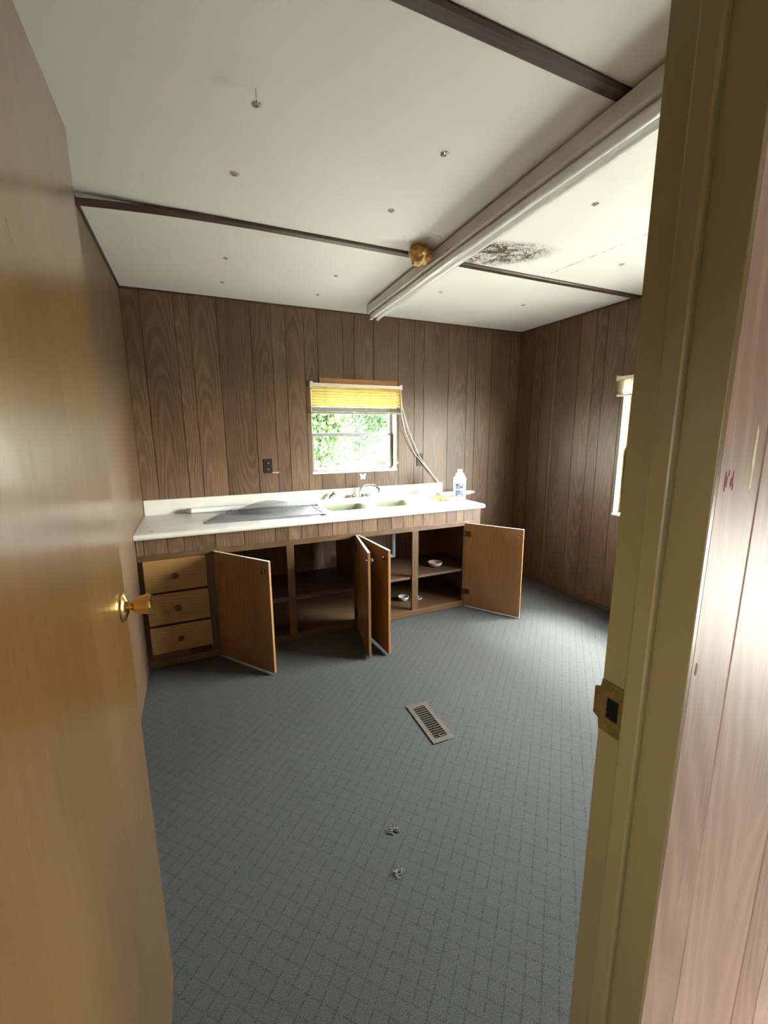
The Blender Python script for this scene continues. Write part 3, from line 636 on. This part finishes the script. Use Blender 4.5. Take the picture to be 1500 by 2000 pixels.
sp_ = thing('sink_sprayer', (1.00, 3.305, ZC), 'small chrome side sprayer standing on the worktop beside the faucet', 'sprayer')
obj('collar', MB().lathe([(.022, ZC), (.022, ZC+.006), (.014, ZC+.024), (.012, ZC+.030)], 'Z', (.985, fy, 0), 18), 'chrome', sp_, smooth=True)
obj('spray_head', MB().tube([(.985, fy, ZC+.026), (.992, fy, ZC+.050), (1.012, fy-.004, ZC+.066), (1.034, fy-.008, ZC+.072)], [.010, .012, .014, .016], 14), 'chrome', sp_, smooth=True)
obj('trigger', MB().tube([(1.000, fy, ZC+.066), (1.026, fy-.002, ZC+.094)], [.003, .004], 8), 'dark_rubber', sp_, smooth=True)

# long fluorescent tube lying on the worktop
def tube_thing(name, p0, p1, r, label, cat, parent=None):
    p0, p1 = Vector(p0), Vector(p1); t = (p1-p0).normalized()
    root = thing(name, tuple((p0+p1)/2), label, cat) if parent is None else obj(name, MB().tube([p0+t*.035, p1-t*.035], r, 16), 'tube_glass', parent, smooth=True)
    if parent is None: obj('glass_tube', MB().tube([p0+t*.035, p1-t*.035], r, 18), 'tube_glass', root, smooth=True)
    for e, s_ in ((p0, 1), (p1, -1)):
        c_ = obj('end_cap', MB().tube([e+t*s_*.004, e+t*s_*.012, e+t*s_*.040], [r*.75, r*1.02, r*1.02], 16), 'tube_cap', root, smooth=True)
        obj('pin', MB().tube([e-t*s_*.012, e+t*s_*.006], [.004, .004], 8), 'tube_cap', root if parent is not None else c_, smooth=True)
    return root
tube_thing('fluorescent_tube', (-.0905, 3.300, ZC+.0195), (2.315, 3.150, ZC+.0195+.0075), .0188, 'long white fluorescent tube lying along the worktop under the backsplash', 'light tube')

# loose insect screen on the worktop
ws = thing('window_screen', (.45, 3.02, ZC), 'loose aluminium window screen with torn grey mesh on the worktop', 'screen')
QA, QB, QC, QD = Vector((.028, 2.882, ZC+.001)), Vector((.795, 2.816, ZC+.006)), Vector((.858, 3.185, ZC+.0095)), Vector((.200, 3.245, ZC+.002))
def bar(a, b_, w, h):
    t = (b_-a).normalized(); n_ = Vector((-t.y, t.x, 0)).normalized()
    ps = [a - n_*w/2, a + n_*w/2, a + n_*w/2 + Vector((0, 0, h)), a - n_*w/2 + Vector((0, 0, h))]
    return MB().poly(ps, b_-a)
for a, b_ in ((QA, QB), (QB, QC), (QC, QD), (QD, QA)): obj('screen_frame', bar(a, b_, .013, .009), 'aluminium', ws)
def quad(u, v_): return (QA*(1-u)+QB*u)*(1-v_) + (QD*(1-u)+QC*u)*v_
obj('mesh_sheet', MB().grid(lambda u, v_: quad(u*.93+.01, v_) + Vector((0, 0, .010 + .004*math.sin(u*9+v_*4))) if v_ > u*.5 else quad(u*.93+.01, v_) + Vector((0, 0, .008)), 24, 12), 'insect_mesh', ws, smooth=True)
def flap(u, v_):
    p = quad(.10 + u*.68, .98 - v_*(.32+.28*math.sin(PI*u)))
    return p + Vector((0, .0, .012 + .055*math.sin(PI*min(1, u*1.02))*(1-v_)**1.3))
obj('mesh_flap', MB().grid(flap, 24, 10), 'insect_mesh', ws, smooth=True)
obj('corner_key', bx((.775, 2.806, ZC+.001), (.812, 2.824, ZC+.011), .002), 'dark_rubber', ws)

# jug of cleaning liquid
bt = thing('plastic_jug', (2.050, 2.992, ZC), 'white plastic jug with a dark blue label at the counter end', 'bottle')
Bx, By = 2.050, 2.992
obj('body', MB().lathe([(.040, ZC), (.0505, ZC+.004), (.053, ZC+.012), (.0525, ZC+.03), (.0525, ZC+.14), (.0545, ZC+.160), (.0550, ZC+.175), (.051, ZC+.190), (.041, ZC+.199), (.039, ZC+.207), (.034, ZC+.221), (.022, ZC+.233), (.0165, ZC+.239), (.0165, ZC+.246)], 'Z', (Bx, By, 0), 32), 'bottle_plastic', bt, smooth=True)
obj('cap', MB().lathe([(.0195, ZC+.244), (.0205, ZC+.246), (.0205, ZC+.257), (.019, ZC+.259)], 'Z', (Bx, By, 0), 24), 'bottle_plastic', bt, smooth=True)
a0 = math.atan2(-By, -Bx)
def patch_(t0, t1, za, zb, off):
    r_ = .0526 + off
    return MB().grid(lambda u, v_: Vector((Bx + r_*math.cos(a0+t0+(t1-t0)*u), By + r_*math.sin(a0+t0+(t1-t0)*u), ZC+za+(zb-za)*v_)), 10, 1)
lb = obj('label', patch_(-.66, .66, .030, .140, .0004), 'label_navy', bt, label='dark blue printed label')
for t0, t1, za, zb, mt in ((-.30, -.12, .122, .134, 'label_red'), (.18, .36, .121, .135, 'sticker_white'), (-.10, .16, .122, .134, 'sticker_grey'), (-.55, .05, .110, .116, 'label_pale'), (-.62, .58, .084, .098, 'label_pale'), (-.25, .35, .089, .104, 'label_red'), (-.50, .55, .074, .082, 'label_blue'), (-.62, .62, .060, .066, 'label_pale'), (-.30, .20, .062, .070, 'label_blue'), (-.42, .34, .032, .050, 'label_pale')):
    obj('print', patch_(t0, t1, za, zb, .0007 if mt != 'label_red' else .0009), mt, lb)

# crumpled paper
def crumple(name, cx_, cy_, lx, ly, hgt, mat, seed, label, z_=ZC):
    rn = random.Random(seed); nu, nv = 12, 9; T = [[rn.uniform(-1, 1) for _ in range(nv+1)] for _ in range(nu+1)]
    def f(u, v_):
        i, j = round(u*nu), round(v_*nv); k = math.sin(PI*u)**.7*math.sin(PI*v_)**.7
        return Vector((cx_ + (u-.5)*lx + T[i][j]*.006, cy_ + (v_-.5)*ly + T[j][i % (nv+1)]*.008 + (u-.5)*-.05, z_ + .0015 + k*hgt*(.75+.35*T[i][j]) + (1-k)*.0006*abs(T[i][j])))
    o = obj(name, MB().grid(f, nu, nv), mat); tag(o, label, 'paper')
    md = o.modifiers.new('thickness', 'SOLIDIFY'); md.thickness = .0008; md.offset = 1; return o
crumple('paper_towel', 1.800, 3.065, .20, .16, .022, 'paper_white', 3, 'crumpled white paper under the brown wrapper near the jug')
crumple('paper_wrapper', 1.858, 3.010, .165, .10, .045, 'paper_brown', 5, 'crumpled tan paper wrapper on the worktop beside the jug', ZC+.006)

# outlets, butterfly
def outlet(xa, za, label):
    o = thing('wall_outlet', (xa+.035, YB, za), label, 'outlet')
    obj('cover_plate', bx((xa, YB-.006, za), (xa+.068, YB, za+.112), .002), 'outlet_brown', o)
    for zz in (za+.030, za+.078):
        s_ = obj('socket', bx((xa+.019, YB-.0085, zz-.014), (xa+.049, YB-.006, zz+.014), .004), 'outlet_brown', o)
        for d in (.027, .038): obj('slot', bx((xa+d, YB-.0092, zz-.005), (xa+d+.003, YB-.0085, zz+.006)), 'slot', s_)
    return o
o1 = outlet(.484, 1.126, 'dark brown double wall outlet with a short tan cord end')
obj('cord_end', MB().tube([(.548, YB-.006, 1.132), (.565, YB-.010, 1.128), (.59, YB-.008, 1.131), (.598, YB-.006, 1.124)], .003, 6), 'cord_cotton', o1, smooth=True)
o2 = thing('wall_switch', (1.862, YB, 1.132), 'dark brown switch plate behind the hanging blind cords', 'switch')
obj('cover_plate', bx((1.830, YB-.006, 1.132), (1.898, YB, 1.242), .002), 'outlet_brown', o2)
obj('toggle', bx((1.857, YB-.014, 1.180), (1.871, YB-.006, 1.196), .002), 'outlet_brown', o2)
bf = thing('butterfly_ornament', (1.306, YB-.004, 1.063), 'small white butterfly ornament stuck under the window', 'ornament')
half = [(0, .010), (.007, .016), (.018, .024), (.027, .026), (.028, .016), (.024, .006), (.020, .001), (.022, -.010), (.019, -.022), (.010, -.025), (.003, -.016)]
outl = half + [(-a, b_) for a, b_ in half[::-1][:-1]]
plate('wings', outl, [], .005, 'sticker_white', bf, at=(1.306, YB-.0028, 1.063), rot=(PI/2, 0, 0))
for s_ in (1, -1):
    plate('wing_spot', [(s_*(a*.62+.006), b_*.62) for a, b_ in ((.004, .012), (.020, .020), (.021, .006), (.008, .002))], [], .001, 'sticker_grey', bf, at=(1.306, YB-.0056, 1.063), rot=(PI/2, 0, 0))
    plate('wing_spot', [(s_*(a*.62+.006), b_*.62) for a, b_ in ((.004, -.004), (.018, -.006), (.016, -.020), (.006, -.018))], [], .001, 'sticker_grey', bf, at=(1.306, YB-.0056, 1.063), rot=(PI/2, 0, 0))

# crockery left in the cabinet
def dish(name, x_, y_, z_, r, h, mat, label, cat):
    o = thing(name, (x_, y_, z_), label, cat)
    obj('bowl', MB().lathe([(r*.62, z_), (r*.92, z_+h*.45), (r, z_+h*.9), (r*.97, z_+h), (r*.86, z_+h*.9), (r*.55, z_+h*.25), (r*.1, z_+h*.2)], 'Z', (x_, y_, 0), 24), mat, o, smooth=True)
    obj('rim', MB().tube([(x_+r*.95*math.cos(2*PI*k/24), y_+r*.95*math.sin(2*PI*k/24), z_+h) for k in range(25)], r*.06, 6), mat, o, smooth=True)
dish('glass_ashtray', 1.775, 2.92, .326, .062, .034, 'pink_glass', 'pinkish round glass dish alone on the cabinet shelf', 'dish')
dish('small_dish', 1.50, 2.965, .050, .045, .034, 'grey_glass', 'small grey dish on the cabinet bottom behind the centre post', 'dish')
dish('small_dish', 1.622, 2.93, .050, .036, .020, 'grey_glass', 'little flat dish on the cabinet bottom beside the centre post', 'dish')

# ------------------------------------------------------------------ ceiling light
FX, FYE, FA = 1.258, 3.10, math.atan(.036)
lf = thing('fluorescent_fixture', (FX, FYE, 2.30), 'long white two tube fluorescent strip light under the ceiling', 'ceiling light'); lf.rotation_euler = (0, 0, -FA)
FL = 2.45
sec = [(.004, .059), (0, .055), (0, .006), (-.006, .003), (-.006, 0), (.014, 0), (.022, .010), (.093, .010), (.101, 0), (.121, 0), (.121, .003), (.115, .006), (.115, .055), (.111, .059)]
obj('channel', MB().poly([(a, 0, b_) for a, b_ in sec], (0, -FL, 0)), 'fixture_white', lf, local=True)
for px in (.034, .084):
    tb = obj('tube', MB().tube([(px, -.03, -.017), (px, -FL+.03, -.017)], .019, 18), 'tube_glass', lf, local=True, smooth=True)
    for yy in (-.004, -FL+.004):
        obj('lamp_socket', MB().box((px-.013, yy-.010, -.038), (px+.013, yy+.010, .010), .004), 'white_edge', lf, local=True)
    for y_0, y_1 in ((-.016, -.036), (-FL+.016, -FL+.036)):
        obj('end_cap', MB().tube([(px, y_0, -.017), (px, y_1, -.017)], .0196, 16), 'tube_cap', lf, local=True, smooth=True)
for yy in (-1.18,): obj('joint_clip', MB().box((-.0085, yy-.012, -.002), (-.004, yy+.012, .010), .001), 'tube_cap', lf, local=True)
for yy in (-.5, -1.9): obj('hanger_block', MB().box((.03, yy-.03, .059), (.085, yy+.03, .070)), 'fixture_white', lf, local=True)
# foam lump
fm = MB(); bmesh.ops.create_icosphere(fm.bm, subdivisions=4, radius=1)
from mathutils import noise as mnoise
for v_ in fm.bm.verts:
    n_ = v_.co.normalized(); k = 1 + .40*mnoise.noise(n_*1.5+Vector((3, 1, 7))) + .20*mnoise.noise(n_*2.9+Vector((5, 2, 1))) + .09*mnoise.noise(n_*7)
    v_.co = Vector((n_.x*k*.060, n_.y*k*.060, n_.z*k*.046)) + Vector((1.150, 2.090, H-.036)); v_.co.z = min(v_.co.z, H-.0005)
tag(obj('foam_lump', fm, 'foam', smooth=True), 'amber lump of spray foam squeezed out beside the strip light', 'foam')

# ceiling panel fasteners
def rosette(x_, y_, drop, label, group):
    z_ = H - drop
    o = thing('ceiling_rosette', (x_, y_, H), label, 'fastener', group)
    mb = MB(); n_ = 8
    loop = [(0.0125*(1+.22*math.cos(n_*2*PI*k/48))*math.cos(2*PI*k/48), 0.0125*(1+.22*math.cos(n_*2*PI*k/48))*math.sin(2*PI*k/48)) for k in range(48)]
    mb.loft([[(x_+a*1.0, y_+b_*1.0, z_) for a, b_ in loop], [(x_+a, y_+b_, z_-.003) for a, b_ in loop], [(x_+a*.55, y_+b_*.55, z_-.006) for a, b_ in loop], [(x_+a*.42, y_+b_*.42, z_-.0035) for a, b_ in loop]])
    mb.bm.faces.new([v_ for v_ in mb.bm.verts][:48][::-1])
    obj('washer', mb, 'clear_plastic', o)
    obj('screw', MB().lathe([(.002, 0), (.002, drop+.003), (.0048, drop+.004), (.0042, drop+.007), (.002, drop+.008)], 'Z', (0, 0, 0), 12), 'chrome', o, local=True).scale = (1, 1, -1)
GRP = 'rosette fasteners on the ceiling'
rosette(.238, 1.385, .036, 'clear rosette fastener hanging loose on its screw below the ceiling', GRP)
for x_, y_, lab in ((.868, 1.410, 'flat clear rosette level with the loose hanging one, toward the strip light'),
                    (1.622, 1.432, 'flat clear rosette across the strip light, clear of the water stain'),
                    (.222, 1.815, 'flat clear rosette between the loose hanging one and the sagging batten'),
                    (.858, 1.820, 'flat clear rosette on the stained board, next to the foam lump'),
                    (2.319, 1.833, 'flat clear rosette beyond the ceiling crack near the window wall'),
                    (.244, 2.630, 'flat clear rosette past the sagging batten, above the drawers'),
                    (.874, 2.642, 'flat clear rosette past the batten, between the drawers and the strip light'),
                    (1.621, 2.650, 'flat clear rosette past the batten, just across the strip light from the sink'),
                    (2.350, 2.665, 'flat clear rosette past the batten, toward the window wall corner'),
                    (.250, 3.030, 'tiny flat rosette close to the sink wall, above the drawers'),
                    (.868, 3.030, 'tiny flat rosette close to the sink wall, above the window blind')):
    rosette(x_, y_, 0, lab, GRP)

# ------------------------------------------------------------------ floor register
rg = thing('floor_register', (.970, 1.625, 0), 'brown metal floor register with narrow slats set in the carpet', 'floor vent'); rg.rotation_euler = (0, 0, math.radians(-1.5))
plate('register_frame', [(-.057, -.148), (.057, -.148), (.057, .148), (-.057, .148)], [[(-.034, -.120), (-.034, .120), (.034, .120), (.034, -.120)]], .005, 'register_metal', None, at=(0, 0, 0))
fr_ = bpy.data.objects['register_frame']; fr_.parent = rg; fr_.location = (0, 0, .0028)
obj('duct_shade', MB().box((-.034, -.120, .0001), (.034, .120, .0012)), 'void_shade', rg, local=True)  # black sheet painting the duct's shade over uncut carpet
sl0 = obj('slat', MB().box((-.034, -.0022, .0012), (.034, .0022, .0046)), 'register_metal', rg, local=True)
for i in range(15):
    o = sl0 if i == 0 else copy(sl0, rg, (0, 0, 0)); o.location = (0, -.112 + i*.016, 0)
obj('lever', MB().box((-.010, -.118, .005), (-.004, -.108, .010), .001), 'register_metal', rg, local=True)

# pulled carpet tufts
def tuft(x_, y_, n_, L_, ang, label):
    rn = random.Random(int(x_*1000)); mb = MB()
    for k in range(n_):
        a = ang + rn.uniform(-.7, .7); s_ = Vector((x_ + rn.uniform(-.5, .5)*L_*math.cos(ang), y_ + rn.uniform(-.5, .5)*L_*math.sin(ang), .0))
        d = Vector((math.cos(a), math.sin(a), 0))*L_*rn.uniform(.2, .5)
        mb.tube([s_, s_+d*.3+Vector((0, 0, rn.uniform(.002, .007))), s_+d*.7+Vector((0, 0, rn.uniform(.002, .006))), s_+d+Vector((0, 0, .001))], .0010, 5)
    tag(obj('carpet_tuft', mb, 'tuft_fibre', smooth=True), label, 'tuft')
tuft(.545, 1.178, 26, .050, -.5, 'pale straight row of pulled fibres on the carpet')
tuft(.500, 1.022, 18, .045, .6, 'grey knotted tuft of fibres pulled from the carpet')

# ------------------------------------------------------------------ outside
GZ = -.75
mb = MB(); mb.box((-40, -40, GZ-.1), (60, 70, GZ)); tag(obj('ground', mb, 'dry_ground'), 'rough pale dry lawn outside the windows', 'lawn', kind='structure')
def foliage(nm, parent, cx_, cy_, cz, rx, ry, rz, n_, size, mat, seed):
    rn = random.Random(seed); V, Fc = [], []
    cl = [(rn.gauss(0, .42), rn.gauss(0, .42), rn.gauss(0, .42), rn.uniform(.22, .42)) for _ in range(26)]
    for k in range(n_):
        c_ = cl[k % 26]; q = Vector((c_[0]+rn.gauss(0, c_[3]), c_[1]+rn.gauss(0, c_[3]), c_[2]+rn.gauss(0, c_[3])))
        if q.length > .95: q *= rn.uniform(.6, .95)/q.length
        p = Vector((cx_ + rx*q.x, cy_ + ry*q.y, max(GZ+.05, cz + rz*q.z)))
        a = Vector((rn.gauss(0, 1), rn.gauss(0, 1), rn.gauss(0, .6))).normalized(); b_ = a.orthogonal().normalized(); b_.rotate(Matrix.Rotation(rn.uniform(0, 6), 3, a)); c2 = a.cross(b_); s_ = size*rn.uniform(.6, 1.4)
        i = len(V); V += [p - b_*s_, p + c2*s_*.45, p + b_*s_, p - c2*s_*.45]; Fc.append((i, i+1, i+2, i+3))
    me = bpy.data.meshes.new(nm); me.from_pydata([tuple(v_ - WT[parent.name]) for v_ in V], [], Fc); me.materials.append(MAT[mat])
    o = bpy.data.objects.new(nm, me); link(o, parent); o['kind'] = 'stuff'
def tree(x_, y_, hgt, r, mat, seed, label, n_=9500, size=.062, trunk=.10, low=.42):
    t = thing('tree', (x_, y_, GZ), label, 'tree'); rn = random.Random(seed)
    P = [Vector((x_ + rn.uniform(-.1, .1)*k, y_ + rn.uniform(-.1, .1)*k, GZ + hgt*.9*k/6)) for k in range(7)]
    obj('trunk', MB().tube(P, [trunk*(1-.12*k) for k in range(7)], 8), 'bark', t, smooth=True)
    for k in range(5):
        b0 = P[2+k % 4]; a = rn.uniform(0, 6.28)
        obj('branch', MB().tube([b0, b0+Vector((math.cos(a)*r*.4, math.sin(a)*r*.4, hgt*.10)), b0+Vector((math.cos(a)*r*.7, math.sin(a)*r*.7, hgt*.16))], [trunk*.35, trunk*.2, trunk*.08], 6), 'bark', t, smooth=True)
    foliage('foliage', t, x_, y_, GZ + hgt*(low+1)/2, r, r, hgt*(1-low)/2, n_, size, mat, seed)
def shrub(x_, y_, hgt, r, mat, seed, label, n_=3600, size=.040):
    t = thing('shrub', (x_, y_, GZ), label, 'shrub'); rn = random.Random(seed)
    for k in range(5):
        a = rn.uniform(0, 6.28); obj('stem', MB().tube([(x_, y_, GZ), (x_+math.cos(a)*r*.4, y_+math.sin(a)*r*.4, GZ+hgt*.5), (x_+math.cos(a)*r*.7, y_+math.sin(a)*r*.7, GZ+hgt*.9)], [.02, .014, .006], 6), 'bark', t, smooth=True)
    foliage('foliage', t, x_, y_, GZ + hgt*.55, r, r, hgt*.45, n_, size, mat, seed)
tree(4.40, 12.3, 6.0, 1.25, 'leaf_a', 11, 'dark green leafy tree right outside the sink window', low=.10)
tree(2.85, 10.4, 5.6, .85, 'leaf_b', 12, 'slim light green tree outside the sink window', low=.12)
tree(3.70, 16.3, 8.0, 1.7, 'leaf_b', 13, 'tall pale tree behind the dark leafy tree', low=.12)
tree(7.30, 16.2, 7.5, 1.6, 'leaf_a', 14, 'tall dark tree at the far side of the lawn', low=.12)
tree(6.75, 12.4, 7.0, 1.0, 'leaf_b', 15, 'narrow yellow green tree beyond the lawn', low=.15)
tree(5.60, 20.3, 8.5, 1.9, 'leaf_a', 18, 'tall dark tree standing farthest back outside the sink window', low=.10)
tree(9.60, 20.6, 8.0, 1.8, 'leaf_b', 19, 'light green tree at the far end of the lawn', low=.12)
shrub(1.95, 6.9, 1.55, .62, 'leaf_c', 21, 'pale olive shrub with a broad low crown under the sink window')
shrub(3.25, 7.6, 1.60, .62, 'leaf_c', 22, 'pale silvery shrub standing before the dark leafy tree')
shrub(4.10, 9.3, 1.85, .70, 'leaf_b', 23, 'bright green shrub standing before the dark leafy tree')
tree(15.6, 1.6, 7.5, 2.2, 'leaf_a', 16, 'spreading green tree outside the tall window', low=.35)
tree(13.5, 7.2, 7.0, 1.9, 'leaf_b', 17, 'light green tree behind the spreading tree', low=.3)
